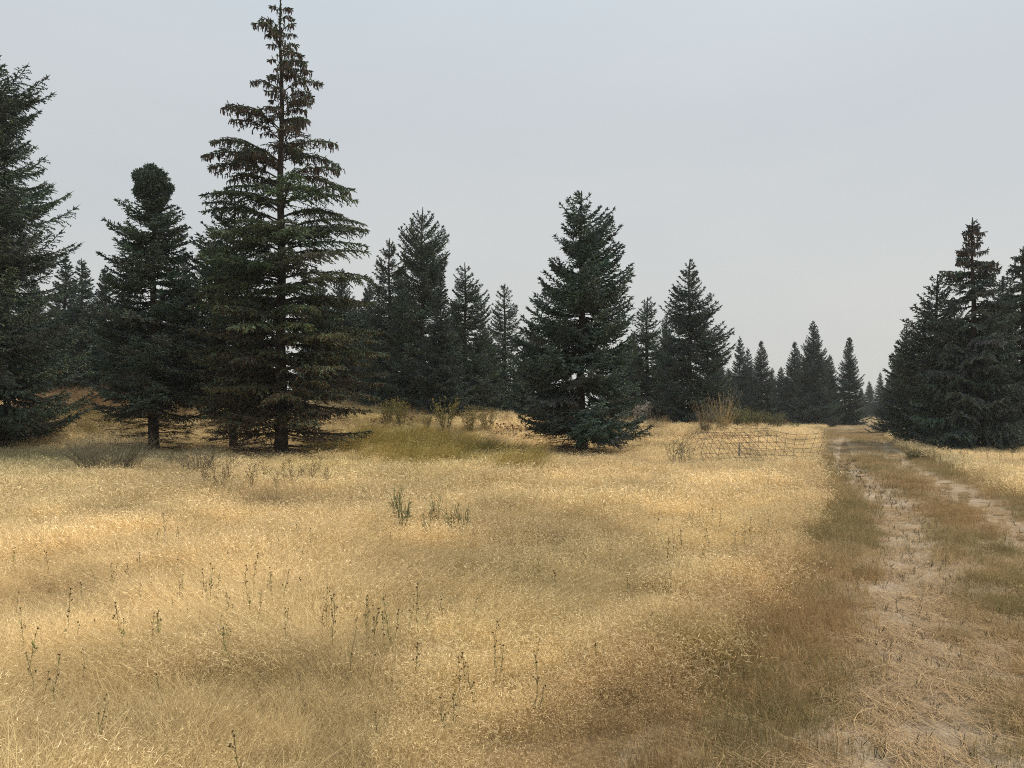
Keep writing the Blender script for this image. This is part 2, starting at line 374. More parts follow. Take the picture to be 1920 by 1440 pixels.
    if dead:
        nd = dead; zd = rng.uniform(.18, zc+1.0, nd); ad = rng.rand(nd)*6.283; Ld = np.interp(zd+.3, pz, (pl+pr)/2)*rng.uniform(.6, 1.05, nd)
        Dd = np.stack([np.cos(ad), np.sin(ad), np.zeros(nd)], -1); dr = rng.uniform(-.22, .03, nd)*Ld
        tdd = np.linspace(0, 1, 8); PD = Dd[:, None]*(Ld[:, None]*tdd)[..., None]; PD[..., 2] = zd[:, None]+dr[:, None]*np.sin(tdd*1.57)+.1*tdd**3
        PD[..., 2] = np.maximum(PD[..., 2], .05)
        tubes(deadb, PD, .013*(1-.8*tdd)[None]*np.ones((nd, 1)), np.array([.085, .066, .052]), 3)
        ki = rng.randint(0, nd, nd*16); tq = rng.uniform(.2, 1, len(ki)); fi = tq*7; i0 = np.minimum(fi.astype(int), 6); ff = (fi-i0)[:, None]
        b0 = PD[ki, i0]*(1-ff)+PD[ki, i0+1]*ff; sdv = np.stack([-Dd[ki, 1], Dd[ki, 0], 0*tq], -1)*rng.choice([-1., 1.], len(ki))[:, None]
        dv = unit(Dd[ki]+sdv*rng.uniform(.5, 1.2, (len(ki), 1))+np.array([0, 0, 1.])*rng.normal(-.15, .25, (len(ki), 1))); ll = rng.uniform(.15, .55, len(ki))*(1.1-tq*.6)
        b1 = b0+dv*ll[:, None]; b1[:, 2] = np.maximum(b1[:, 2], .03)
        spindles(deadb, b0, b1, .006, np.array([.085, .066, .052])*rng.uniform(.7, 1.3, (len(ki), 1)), False, rng)
        k3 = rng.randint(0, len(ki), len(ki)*3); s0 = b0[k3]+(b1-b0)[k3]*rng.rand(len(k3), 1); s1 = s0+unit(dv[k3]+rng.normal(0, .5, (len(k3), 3)))*rng.uniform(.05, .2, (len(k3), 1))
        spindles(deadb, s0, s1, .0045, np.array([.08, .062, .048]), False, rng)
    return dict(trunk=trunk, crown=crown, cone_clusters=cone if cones else None, dead_branches=deadb if dead else None)
MATS = dict(trunk=M_bark, limbs=M_bark, crown=M_needle, cone_clusters=M_cone, dead_branches=M_bark)
def plant_spruce(meshes, loc, label, group, rz=0, sc=(1, 1, 1)):
    e = tag(empty('spruce_tree', loc, rz, sc), label, 'spruce tree', group)
    for k, me in meshes.items():
        o = link(k, me, e)
        if k in ('cone_clusters', 'dead_branches'): o['kind'] = 'stuff'
    return e
GROUP_T = 'spruces scattered round the dry meadow'
ntri = 0
def profile_tree(px, top, d, rows, label, seed, group=GROUP_T, base_dz=0.0, **kw):
    global ntri
    s = d/F; x = (px-CX)*s; zb = float(terrain(x, d))+base_dz; H = CAMZ+(HY-top)*s-zb
    prof = [(CAMZ+(HY-py)*s-zb, max(.05, (px-l)*s), max(.05, (r-px)*s)) for py, l, r in rows]
    acc = spruce_meshes(H, prof, np.random.RandomState(seed), **kw)
    me = {k: a.mesh(k, [MATS[k]], smooth=(k == 'trunk')) for k, a in acc.items() if a is not None and a.n}
    ntri += sum(len(m.polygons) for m in me.values())
    return plant_spruce(me, (x, d, zb), label, group)

# main trees: rows are (height row, left reach, right reach)
profile_tree(-46, 62, 27, [(62,-48,-44),(95,-75,-15),(128,-90,5),(139,-100,76),(175,-120,66),(205,-130,50),(240,-140,46),(270,-150,38),(292,-160,74),(332,-180,109),(360,-190,80),(385,-200,129),(425,-210,100),(455,-220,126),(480,-230,90),(520,-240,132),(560,-250,128),(620,-260,145),(680,-260,140),(735,-260,160),(775,-250,125),(815,-220,95)],
    'tall dark spruce cut off by the left edge, boughs reaching to the ground', 1, whorl=.40, per=8, ter_sp=.042, sec_sp=.06, zc=.6, hang=.3, el_lo=-.12, el_hi=.62, dead=40, brown=.25, brown_z=4, r0=.2, tipup=.35)
profile_tree(288, 306, 26, [(372,268,312),(384,256,318),(388,222,330),(404,245,345),(425,207,350),(450,232,345),(478,194,352),(520,215,362),(560,196,368),(620,190,380),(680,180,400),(730,172,405),(760,180,400),(800,200,370)],
    'spruce with a dense round clubbed top standing left of the tallest spruce', 2, zc=1.75, whorl=.38, per=8, ter_sp=.042, sec_sp=.06, dead=110, hang=.12, el_hi=.45, ball=[((bx-288)*26/F, CAMZ+(HY-by)*26/F-float(terrain(-12.1, 26)), br*26/F) for bx, by, br in [(285,325,16),(268,334,14),(303,336,14),(262,350,11),(312,352,11),(286,346,22),(272,364,14),(300,364,14),(287,380,17),(288,397,16),(284,412,16)]], r0=.17, brown=.25, brown_z=3.5)
profile_tree(438, 372, 26.6, [(372,434,442),(395,405,470),(430,375,500),(480,360,505),(560,352,515),(640,345,530),(700,345,530),(760,350,520),(800,370,500)],
    'slender spruce squeezed between the clubbed spruce and the tallest spruce', 3, zc=1.9, whorl=.38, per=7, ter_sp=.042, sec_sp=.06, dead=120, hang=.12, r0=.12, brown=.35, brown_z=4)
profile_tree(527, -6, 24, [(-6,525,529),(14,513,546),(50,482,556),(62,500,552),(85,508,556),(112,505,566),(140,500,585),(152,468,598),(172,500,575),(190,508,594),(206,422,570),(235,440,590),(262,394,628),(292,386,645),(320,400,635),(350,420,660),(378,392,668),(402,388,686),(440,400,675),(475,385,690),(520,390,692),(560,385,690),(620,370,712),(660,365,726),(700,365,722),(745,380,708),(770,380,690),(798,390,705),(830,410,660)],
    'tallest spruce, ragged open top loaded with brown cones, dead lower branches', 4, zc=1.1, whorl=.42, per=9, ter_sp=.05, top_thin=.74, dead=150, hang=.32, el_lo=-.12, el_hi=.5, bow_lo=-.03, bow_hi=.24, tipup=.1, r0=.18, brown=.8, brown_z=5.5, tw=.12, green=(.076, .097, .060), cones=(8.8, 14.4, 2600), jit=.42, sec_sp=.065)
profile_tree(1090, 358, 26, [(358,1087,1093),(368,1070,1105),(385,1050,1130),(405,1068,1160),(425,1058,1165),(445,1040,1145),(465,1060,1168),(485,1030,1160),(500,1035,1182),(520,1010,1186),(545,1005,1170),(560,995,1180),(590,975,1188),(620,970,1175),(650,965,1190),(690,958,1195),(720,955,1200),(750,955,1212),(780,975,1205),(800,995,1228),(820,1005,1215)],
    'dense blue-green spruce standing alone in the middle of the meadow', 5, zc=1.0, whorl=.44, per=9, ter_sp=.038, sec_sp=.055, dead=110, hang=.18, el_lo=-.18, el_hi=.7, r0=.17, tipup=.45, green=(.080,.110,.092))
profile_tree(792, 388, 40, [(388,790,794),(405,775,815),(430,750,838),(470,748,848),(500,745,835),(540,735,835),(600,725,850),(660,715,862),(720,710,875),(760,712,885)],
    'tall spruce with upswept upper branches, highest of those behind the weedy rise', 6, zc=.5, whorl=.44, per=9, tw=.13, tr=.024, sec_sp=.07, ter_sp=.055, full=False, el_hi=1.2, hang=.05)
profile_tree(730, 447, 42, [(447,728,732),(470,715,742),(500,705,765),(540,690,770),(600,680,780),(660,672,790),(740,665,795)],
    'spruce just right of the tallest spruce, partly hidden behind its boughs', 7, zc=.5, whorl=.44, per=8, tw=.13, tr=.024, sec_sp=.07, ter_sp=.055, full=False, cones=(7.5, 10, 300), hang=.3)
profile_tree(872, 492, 43, [(492,870,874),(515,850,885),(545,848,912),(575,835,918),(620,830,925),(680,825,940),(760,815,945)],
    'spruce with long upturned right-hand boughs behind the yellow-flowered weeds', 8, zc=.5, whorl=.44, per=8, tw=.13, tr=.024, sec_sp=.07, ter_sp=.055, full=False, hang=.08, tipup=.5)
profile_tree(946, 532, 52, [(532,944,948),(555,933,960),(580,922,972),(640,912,985),(700,905,990),(765,900,995)],
    'narrow spruce seen through the gap left of the lone middle spruce', 9, zc=.5, whorl=.46, per=8, tw=.15, tr=.028, sec_sp=.09, ter_sp=.07, full=False, r0=.2)
profile_tree(1213, 557, 45, [(557,1210,1216),(585,1198,1232),(620,1185,1240),(680,1170,1250),(760,1160,1262)],
    'smaller spruce standing just right of the lone middle spruce', 10, zc=.4, whorl=.44, per=9, tw=.14, tr=.026, sec_sp=.08, ter_sp=.06, full=False)
profile_tree(1293, 486, 41, [(486,1291,1295),(510,1280,1305),(540,1262,1322),(575,1244,1350),(600,1255,1335),(620,1240,1368),(660,1235,1370),(700,1225,1375),(765,1215,1378)],
    'broad dense spruce behind the bunch of tall straw grass', 11, zc=.4, whorl=.44, per=10, tw=.13, tr=.024, sec_sp=.075, ter_sp=.055, full=False, tipup=.5, green=(.068,.091,.080))
profile_tree(1824, 408, 30.5, [(408,1822,1826),(412,1815,1833),(425,1819,1830),(437,1808,1843),(445,1815,1835),(455,1815,1838),(470,1800,1850),(490,1797,1862),(506,1772,1868),(530,1780,1880),(600,1750,1890),(660,1735,1900),(720,1720,1905),(780,1710,1910),(812,1712,1912)],
    'spruce with a bare spire and drooping cone-hung top by the right edge', 12, zc=.35, whorl=.36, per=9, top_thin=.12, tw=.115, tr=.019, sec_sp=.065, ter_sp=.05, hang=.42, bow_hi=.10, el_hi=.2, cones=(7.0, 9.4, 900), green=(.068,.086,.073), r0=.17)
profile_tree(1757, 515, 33, [(515,1754,1760),(540,1738,1775),(570,1722,1790),(600,1703,1800),(640,1690,1810),(665,1672,1815),(700,1672,1820),(760,1668,1830),(805,1680,1830)],
    'wide spruce with a sloping left flank beside the far end of the track', 13, zc=.35, whorl=.40, per=9, tw=.12, tr=.02, sec_sp=.07, ter_sp=.052, hang=.25, green=(.068,.086,.070))
profile_tree(1918, 462, 32, [(462,1916,1920),(485,1902,1936),(510,1890,1950),(560,1875,1970),(640,1860,1985),(720,1850,1995),(810,1850,1995)],
    'spruce cut off by the right edge of the picture', 14, zc=.35, whorl=.40, per=8, tw=.12, tr=.021, sec_sp=.07, ter_sp=.055, hang=.3, cones=(7.2, 8.8, 250), bow_hi=.08, el_hi=.3)

# farther trees: four kinds, then copies
PR = []
for i, (wd, kw) in enumerate([(.27, dict(el_hi=.9)), (.32, dict(el_hi=.6, hang=.25)), (.24, dict(el_hi=.7)), (.36, dict(el_hi=.8, tipup=.5)), (.30, dict(el_hi=.5, jit=.4)), (.26, dict(el_hi=1.1, jit=.35, hang=.05))]):
    H = 10.0; rg = np.random.RandomState(50+i); zs = np.linspace(0, 1, 15)
    prof = [(z*H, max(.04, (1-z)**.85*wd*H*rg.uniform(.72, 1.2)), max(.04, (1-z)**.85*wd*H*rg.uniform(.72, 1.2))) for z in zs]
    acc = spruce_meshes(H, prof, rg, zc=.35, whorl=.40, per=12, tw=.14, tr=.027, sec_sp=.085, ter_sp=.065, full=False, green=(.066,.088,.077), **kw)
    PR.append({k: a.mesh(k, [MATS[k]]) for k, a in acc.items() if a is not None and a.n})
    ntri += sum(len(m.polygons) for m in PR[-1].values())
far = [ # px, top, dist, kind, width factor, label
 (122, 480, 50, 2, 1.2, 'bluish distant spruce with a thin spire, next to the left edge spruce'),
 (153, 484, 46, 1, 1.05, 'bluish distant spruce, middle one of three in the gap left of the clubbed spruce'),
 (197, 502, 50, 0, 1.1, 'bluish distant spruce nearest the clubbed spruce in the left gap'),
 (60, 520, 54, 3, 1.1, 'distant spruce mostly hidden behind the left edge spruce'),
 (235, 540, 58, 3, 1.0, 'distant spruce hidden behind the boughs of the clubbed spruce'),
 (345, 470, 48, 3, .9, 'spruce hidden behind the clubbed spruce and the slender spruce'),
 (470, 560, 55, 3, 1.0, 'spruce hidden behind the slender spruce and the tallest spruce'),
 (600, 520, 46, 1, 1.0, 'spruce hidden behind the right-hand boughs of the tallest spruce'),
 (665, 560, 52, 0, 1.0, 'low spruce behind the right flank of the tallest spruce'),
 (826, 512, 37, 2, 1.0, 'thin young spruce in front of and just right of the upswept tall spruce'),
 (1000, 600, 62, 1, 1.1, 'far spruce showing behind the left boughs of the lone middle spruce'),
 (1165, 640, 70, 0, 1.2, 'far spruce showing behind the right boughs of the lone middle spruce'),
 (1345, 650, 52, 1, .9, 'low spruce against the right flank of the broad dense spruce'),
 (1387, 634, 78, 2, 1.0, 'slim far spruce, first one right of the broad dense spruce'),
 (1402, 655, 84, 2, 1.1, 'shortest spire between two slim far spruces right of the broad dense spruce'),
 (1427, 638, 76, 0, .95, 'far spruce above the green shrubs, second spire right of the broad dense spruce'),
 (1465, 688, 92, 1, 1.0, 'small pale far spruce at the left foot of the far cluster by the track'),
 (1490, 640, 82, 0, 1.0, 'left spire of the far cluster of spruces at the bend of the track'),
 (1525, 602, 72, 3, .9, 'highest spruce of the far cluster at the bend of the track'),
 (1556, 665, 80, 1, .9, 'right shoulder spruce of the far cluster at the bend of the track'),
 (1592, 632, 78, 0, 1.0, 'pointed spruce standing free just left of the vanishing track'),
 (1630, 715, 150, 1, 1.0, 'tiny hazy spruce left of the end of the track'),
 (1650, 699, 135, 2, 1.1, 'taller hazy spruce at the very end of the track'),
 (1664, 712, 120, 0, 1.1, 'hazy spruce right of the end of the track'),
 (1685, 655, 62, 1, 1.0, 'spruce against the left flank of the wide spruce beside the track'),
 (1790, 560, 48, 3, 1.0, 'spruce hidden between the wide spruce and the cone-hung spruce'),
 (1880, 520, 44, 1, 1.0, 'spruce filling the gap between the two right-most spruces'),
 (640, 505, 48, 3, 1.0, 'spruce directly behind the right boughs of the tallest spruce, above the dead skirt'),
 (692, 530, 50, 3, 1.0, 'spruce in the gap between the tallest spruce and the first background spruce'),
 (852, 565, 50, 3, 1.0, 'low spruce between the thin young spruce and the upturned-bough spruce'),
 (928, 650, 60, 3, 1.0, 'lowest spruce left of the narrow spruce in the gap'),
 (1188, 625, 52, 3, 1.0, 'low spruce at the right foot of the lone middle spruce'),
 (1335, 640, 60, 3, 1.0, 'low spruce behind the right half of the broad dense spruce'),
 (1366, 690, 72, 3, 1.1, 'lowest spruce between the broad dense spruce and the slim far ones'),
 (1408, 690, 90, 3, 1.1, 'dark low spruce filling between the slim far spruces'),
 (1476, 705, 84, 3, 1.1, 'low spruce at the left foot of the far cluster'),
 (1508, 670, 86, 3, 1.1, 'spruce filling the middle of the far cluster'),
 (1545, 680, 84, 3, 1.1, 'low spruce at the right foot of the far cluster'),
 (1700, 610, 52, 3, 1.0, 'spruce behind the sloping left flank of the wide spruce'),
 (1850, 560, 40, 3, 1.0, 'spruce in the gap right of the cone-hung spruce'),
 (758, 520, 56, 3, 1.0, 'spruce hidden between the tallest background spruce and its left neighbour'),
 (905, 600, 58, 3, 1.0, 'low spruce filling the gap left of the narrow spruce behind the middle one'),
 (1250, 590, 60, 3, .9, 'spruce hidden between the smaller spruce and the broad dense spruce'),
 (300, 540, 62, 1, 1.2, 'distant spruce directly behind the trunk of the clubbed spruce'),
 (410, 560, 60, 3, 1.0, 'distant spruce behind the trunk of the slender spruce'),
 (10, 560, 60, 3, 1.2, 'distant spruce behind the trunk of the left edge spruce'),
 (1448, 690, 100, 3, .9, 'low far spruce in the dip left of the far cluster'),
 (1615, 728, 170, 3, 1.0, 'lowest hazy spruce at the foot of the free-standing pointed spruce'),
]
rg = np.random.RandomState(8)
for px, top, d, k, wf, lab in far:
    if lab is None: continue
    x = (px-CX)/F*d; zb = float(terrain(x, d)); H = CAMZ+(HY-top)/F*d-zb
    k = {1: rg.choice([1, 4]), 0: rg.choice([0, 5])}.get(k, k)
    plant_spruce(PR[k], (x, d, zb), lab, GROUP_T, rg.rand()*6.28, (H/10*wf, H/10*wf, H/10))
# ------------------------------------------------------------------ grass
def straw(n, rng, lo=(.26, .19, .09), hi=(.72, .59, .34)):
    t = rng.rand(n, 1); return (np.array(lo)*(1-t)+np.array(hi)*t)*rng.uniform(.85, 1.15, (n, 1))
def stems(acc, rng, n, rad, h0, h1, w0, lean=0., bend=.5, col=None, k=4, leandir=0.):
    r = rad*np.sqrt(rng.rand(n)); a = rng.rand(n)*6.283; h = rng.uniform(h0, h1, n)
    dirn = rng.rand(n)*6.283 if lean == 0 else leandir+rng.normal(0, .55, n)
    b = bend*rng.uniform(.3, 1.3, n)+lean; dz = np.cos(np.minimum(b, 1.45)); dx = np.sin(np.minimum(b, 1.45))
    t = np.linspace(0, 1, k)
    P = np.zeros((n, k, 3)); P[..., 0] = (r*np.cos(a))[:, None]+(h*dx*np.cos(dirn))[:, None]*t**1.7; P[..., 1] = (r*np.sin(a))[:, None]+(h*dx*np.sin(dirn))[:, None]*t**1.7
    P[..., 2] = (h*dz)[:, None]*t**.85
    P[:, 1:, :2] += rng.normal(0, .006, (n, k-1, 2))
    sa = rng.rand(n)*6.283; sd = np.stack([np.cos(sa), np.sin(sa), 0*sa], -1)
    W = (w0*rng.uniform(.6, 1.2, n))[:, None]*(1-t*.75)[None]
    ribbons(acc, P, W, sd, straw(n, rng) if col is None else col); return P
def flecks(acc, rng, P, n, l0, l1, w, lo=(.58, .47, .27), hi=(.90, .77, .52), spread=.04):
    k = P.shape[1]; i = rng.randint(0, len(P), n); u = 1-rng.rand(n)**1.6*.55; f = u*(k-1); j = np.minimum(f.astype(int), k-2); f = (f-j)[:, None]
    c = P[i, j]*(1-f)+P[i, j+1]*f+rng.normal(0, spread, (n, 3))*np.array([1, 1, .5]); c[:, 2] = np.maximum(c[:, 2], .02)
    d = unit(rng.normal(0, 1, (n, 3))*np.array([1, 1, .8])); l = rng.uniform(l0, l1, n)[:, None]
    mid = c+unit(rng.normal(0, 1, (n, 3)))*l*.12
    Pf = np.stack([c-d*l*.5, mid, c+d*l*.5], 1); sd = unit(np.cross(d, rng.normal(0, 1, (n, 3))))
    W = w*rng.uniform(.6, 1.2, n)[:, None]*np.array([.4, 1, .3])[None]
    ribbons(acc, Pf, W, sd, straw(n, rng, lo, hi))
lib = bpy.data.collections.new('grass clump library')
clumps = []
def clump(acc):
    i = len(clumps); o = bpy.data.objects.new('clump_%02d' % i, acc.mesh('clump_%02d' % i, [M_grass])); lib.objects.link(o); clumps.append(o); return i
FIELD, SWEPT, FARG, SHORT, LITTER, TALL, MIDG = [], [], [], [], [], [], []
for s in range(4):
    rg = np.random.RandomState(100+s); a = Acc(); P = stems(a, rg, 80, .17, .14, .34, .0011, bend=.6); flecks(a, rg, P, 270, .014, .038, .0019); FIELD.append(clump(a))
for s in range(4):
    rg = np.random.RandomState(160+s); a = Acc(); P = stems(a, rg, 60, .20, .15, .34, .0017, bend=.55); flecks(a, rg, P, 170, .016, .042, .0027); MIDG.append(clump(a))
for s in range(3):
    rg = np.random.RandomState(110+s); a = Acc(); P = stems(a, rg, 130, .22, .34, .68, .0015, lean=1.05, bend=.3, k=5); flecks(a, rg, P, 170, .012, .032, .0014, spread=.02); SWEPT.append(clump(a))
for s in range(4):
    rg = np.random.RandomState(120+s); a = Acc(); P = stems(a, rg, 50, .30, .18, .38, .0035, bend=.4, k=3); flecks(a, rg, P, 130, .03, .07, .0045); FARG.append(clump(a))
for s in range(4):
    rg = np.random.RandomState(130+s); a = Acc(); P = stems(a, rg, 75, .14, .03, .13, .0014, bend=.5, k=3); flecks(a, rg, P, 30, .01, .03, .0014, lo=(.36,.25,.13), hi=(.6,.45,.25)); SHORT.append(clump(a))
for s in range(3):
    rg = np.random.RandomState(140+s); a = Acc(); n = 36; an = rg.normal(0, .8, n); r = .22*np.sqrt(rg.rand(n)); th = rg.rand(n)*6.283
    l = rg.uniform(.06, .30, n); c = np.stack([r*np.cos(th), r*np.sin(th), rg.uniform(.004, .03, n)], -1); d = np.stack([np.cos(an), np.sin(an), rg.normal(0, .06, n)], -1); pr = np.stack([-d[:, 1], d[:, 0], 0*an], -1)
    P = np.stack([c-d*l[:, None]/2, c+pr*(rg.normal(0, .1, n)*l)[:, None]+np.array([0, 0, .01]), c+d*l[:, None]/2], 1); P[..., 2] = np.maximum(P[..., 2], .004)
    ribbons(a, P, .0016*np.ones((n, 3)), pr, straw(n, rg, (.40,.30,.17), (.72,.58,.36))); LITTER.append(clump(a))
for s in range(3):
    rg = np.random.RandomState(150+s); a = Acc(); P = stems(a, rg, 70, .22, .40, .75, .0035, lean=.3, bend=.35, k=5); flecks(a, rg, P, 40, .03, .07, .004, spread=.015); TALL.append(clump(a))

def in_view(x, y, m=2.5):
    return (np.abs(x) < y*.69+m) & (y > 1.2)
def path_in(x, y): return sm(-.1, .14, x-edgeL(y)+(fbm(x*1.5, y*1.5, 3)-.5)*np.interp(y, [5, 10], [.45, .3])+.05)*(1-sm(-.4, .5, x-edgeR(y)+(fbm(x*1.2+9, y*1.2, 3)-.5)*1.3))
def scatter(rng, x0, x1, y0, y1, dens):
    n = int((x1-x0)*(y1-y0)*dens); return rng.uniform(x0, x1, n), rng.uniform(y0, y1, n)
# patches of the field seen in the photograph: (px, py, rx px, ry px, strength)
def patch(x, y, lst, lift=.25):
    m = np.zeros(len(x))
    dd = np.maximum(y, .5); px = CX+x/dd*F; py = HY+(CAMZ-lift-np.minimum(terrain(x, y), .3))/dd*F
    for (a, b, rx, ry, s) in lst: m = np.maximum(m, s*np.exp(-(((px-a)/rx)**2+((py-b)/ry)**2)))
    return m
DARK = [(490,925,130,20,.9), (120,1085,150,28,.8), (960,985,150,22,.55), (1040,1240,120,30,.4), (120,1345,70,22,.9), (380,1310,90,22,.7), (700,1060,150,30,.45), (1080,1330,160,50,.35), (300,880,100,16,.6), (1120,880,200,25,.3), (640,1200,120,30,.3)]
BRIGHT = [(1300,985,200,30,.8), (1350,1060,120,45,.9), (1240,1130,140,40,.9), (700,1140,120,18,.8), (150,1160,180,25,.7), (280,1390,200,25,.8), (100,1210,160,25,.7), (750,985,80,20,.5), (1000,1055,250,18,.6)]
GREEN = [(740,825,110,30,.7), (975,868,70,14,.5), (820,870,120,25,.35), (60,858,120,18,.5), (880,850,80,20,.6), (620,870,150,18,.4), (1300,1170,90,25,.5)]
GREY = [(60,860,170,25,.8), (250,860,130,25,.6), (1760,860,60,12,.8)]  # the left patches put the big trees' grey shadow into the grass tint
trees_xy = np.array([(o.location.x, o.location.y) for o in bpy.data.objects if o.name.startswith('spruce_tree') and o.location.y < 40])
px_, py_, rot_, scl_, idx_, tin_ = [], [], [], [], [], []
def put(x, y, rz, tilt, sc, idx, tint, dz=0, zf=1.0):
    px_.append(np.stack([x, y, terrain(x, y)+dz], -1)); rot_.append(np.stack([tilt*rngG.normal(0, 1, len(x)), tilt*rngG.normal(0, 1, len(x)), rz], -1)); scl_.append(np.stack([sc, sc, sc*zf], -1)); idx_.append(idx); tin_.append(tint)
rngG = np.random.RandomState(77)
def under(x, y):
    m = np.zeros(len(x))
    for tx, ty in trees_xy: m = np.maximum(m, np.exp(-((x-tx)**2+(y-ty)**2)/1.3**2))
    return m
def field_tint(x, y):
    n = len(x); f1 = fbm(x*.9, y*.9); f2 = fbm(x*.25+40, y*.25+7); f3 = fbm(x*3.1+3, y*3.1)
    dk = patch(x, y, DARK); br = patch(x, y, BRIGHT); gr = patch(x, y, GREEN); gy = patch(x, y, GREY)
    v = 1.17+.55*(f1-.5)*1.6+.35*(f2-.5)*1.5+.45*(f3-.5)
    v = v*(1-.30*dk)*(1+.16*br); t = np.stack([v, v*(1-.07*dk-.05*(f2-.5)), v*(1-.13*dk)], -1)
    t = t*(1-gr[:, None]*(1-np.array([.62, .66, .40]))); t = t*(1-gy[:, None]*(1-np.array([.60, .66, .72])))
    ed = np.exp(-((x-edgeL(y)+.15)/.45)**2)*.22*(y < 25); t = t*(1-ed[:, None]*(1-np.array([.62, .50, .42])))
    t = t*(1-.20*(sm(-.9, 0, x-edgeL(y))*(y < 8))[:, None]*np.array([.8, 1., 1.1]))
    return t*np.array([1.17, 1.135, 1.06])*rngG.uniform(.78, 1.22, (n, 1)), dk, br
def flow(x, y): return (fbm(x*.3+3, y*.3, 2)-.5)*8+.3
for (ya, yb, dens, kinds, s0, s1) in [(1.4, 6.2, 105, FIELD, .85, 1.2), (6.2, 11, 58, FIELD[:2]+MIDG, .95, 1.35), (11, 19, 28, MIDG+FARG[:1], 1.05, 1.5), (19, 32, 14, FARG, .9, 1.3), (32, 75, 4.5, FARG, 1.3, 2.0), (75, 190, .5, FARG, 2.2, 3.5)]:
    W = yb*.69+2.5; x, y = scatter(rngG, -W, W, ya, yb, dens)
    pin = path_in(x, y); k = in_view(x, y) & (rngG.rand(len(x)) > pin*1.05) & (rngG.rand(len(x)) > under(x, y)*.85)
    k &= ~((y > 60) & (x > edgeL(y)+.5) & (x < edgeR(y)-.5)); k &= ~((y > 75) & (np.abs(x/y-.46) > .2))
    x, y = x[k], y[k]; t, dk, br = field_tint(x, y)
    hn = fbm(x*.7+20, y*.7); sc = rngG.uniform(s0, s1, len(x))*(.55+.85*hn)*(1-.25*dk)
    sc *= 1-.45*sm(0, 1, x-edgeR(y))*(y > 8)
    h2 = fbm(x*1.15+71, y*1.5+13, 3); h2 = sm(.25, .75, h2); near = np.clip(1.25-y/14, .25, 1); sc *= 1-near*.55*(1-h2); t = t*(1-near*.20*(1-h2))[:, None]*(1-np.array([0, .02, .07])*(near*(1-h2))[:, None])  # hollows: shorter grass, with their shade also put into the tint
    idx = rngG.choice(kinds, len(x))
    sw = (fbm(x*.5+11, y*.5+5) > .53) & (y < 12)
    sw = (sw & (rngG.rand(len(x)) < .75)) | ((y < 6) & (x < -.6) & (rngG.rand(len(x)) < .8))
    sw &= x < edgeL(y)-.7
    idx = np.where(sw, rngG.choice(SWEPT, len(x)), idx)
    rz = np.where(sw, flow(x, y)+rngG.normal(0, .25, len(x)), rngG.rand(len(x))*6.283)
    put(x, y, rz, .12, sc, idx, t, zf={19: .85, 32: .55, 75: .42}.get(ya, 1.0))
# bent green grass right of the tallest tree
x, y = scatter(rngG, -11, 4, 16, 30, 30); m = patch(x, y, [(745,820,105,30,1), (975,868,45,12,.6), (870,845,60,16,.6)], .35); k = rngG.rand(len(x)) < m*1.2*sm(.40, .58, fbm(x*.9+4, y*.9)); x, y = x[k], y[k]
put(x, y, rngG.normal(.2, .5, len(x)), .1, rngG.uniform(.8, 1.35, len(x)), rngG.choice(TALL, len(x)), (np.array([.66, .67, .36])+rngG.rand(len(x), 1)*np.array([.3, .2, .1]))*rngG.uniform(.75, 1.25, (len(x), 1)))
# tall straw and reddish grass on the rise behind
x, y = scatter(rngG, -30, 16, 30, 48, 2.2); m = fbm(x*.3+8, y*.3); k = (m > .45) & (x < edgeL(y)-2); x, y = x[k], y[k]
put(x, y, rngG.rand(len(x))*6.28, .1, rngG.uniform(.6, 1.05, len(x)), rngG.choice(TALL, len(x)), np.array([.80, .70, .62])*rngG.uniform(.7, 1.15, (len(x), 1)))
x, y = scatter(rngG, -20, -14, 29, 33.5, 9)
put(x, y, rngG.rand(len(x))*6.28, .1, rngG.uniform(.6, 1.1, len(x)), rngG.choice(TALL, len(x)), np.array([.52, .50, .30])*rngG.uniform(.7, 1.15, (len(x), 1)))
x, y = scatter(rngG, -22, -14, 33.5, 38, 7)
put(x, y, rngG.rand(len(x))*6.28, .1, rngG.uniform(1.0, 1.7, len(x)), rngG.choice(TALL, len(x)), np.array([.52, .41, .35])*rngG.uniform(.7, 1.15, (len(x), 1)))
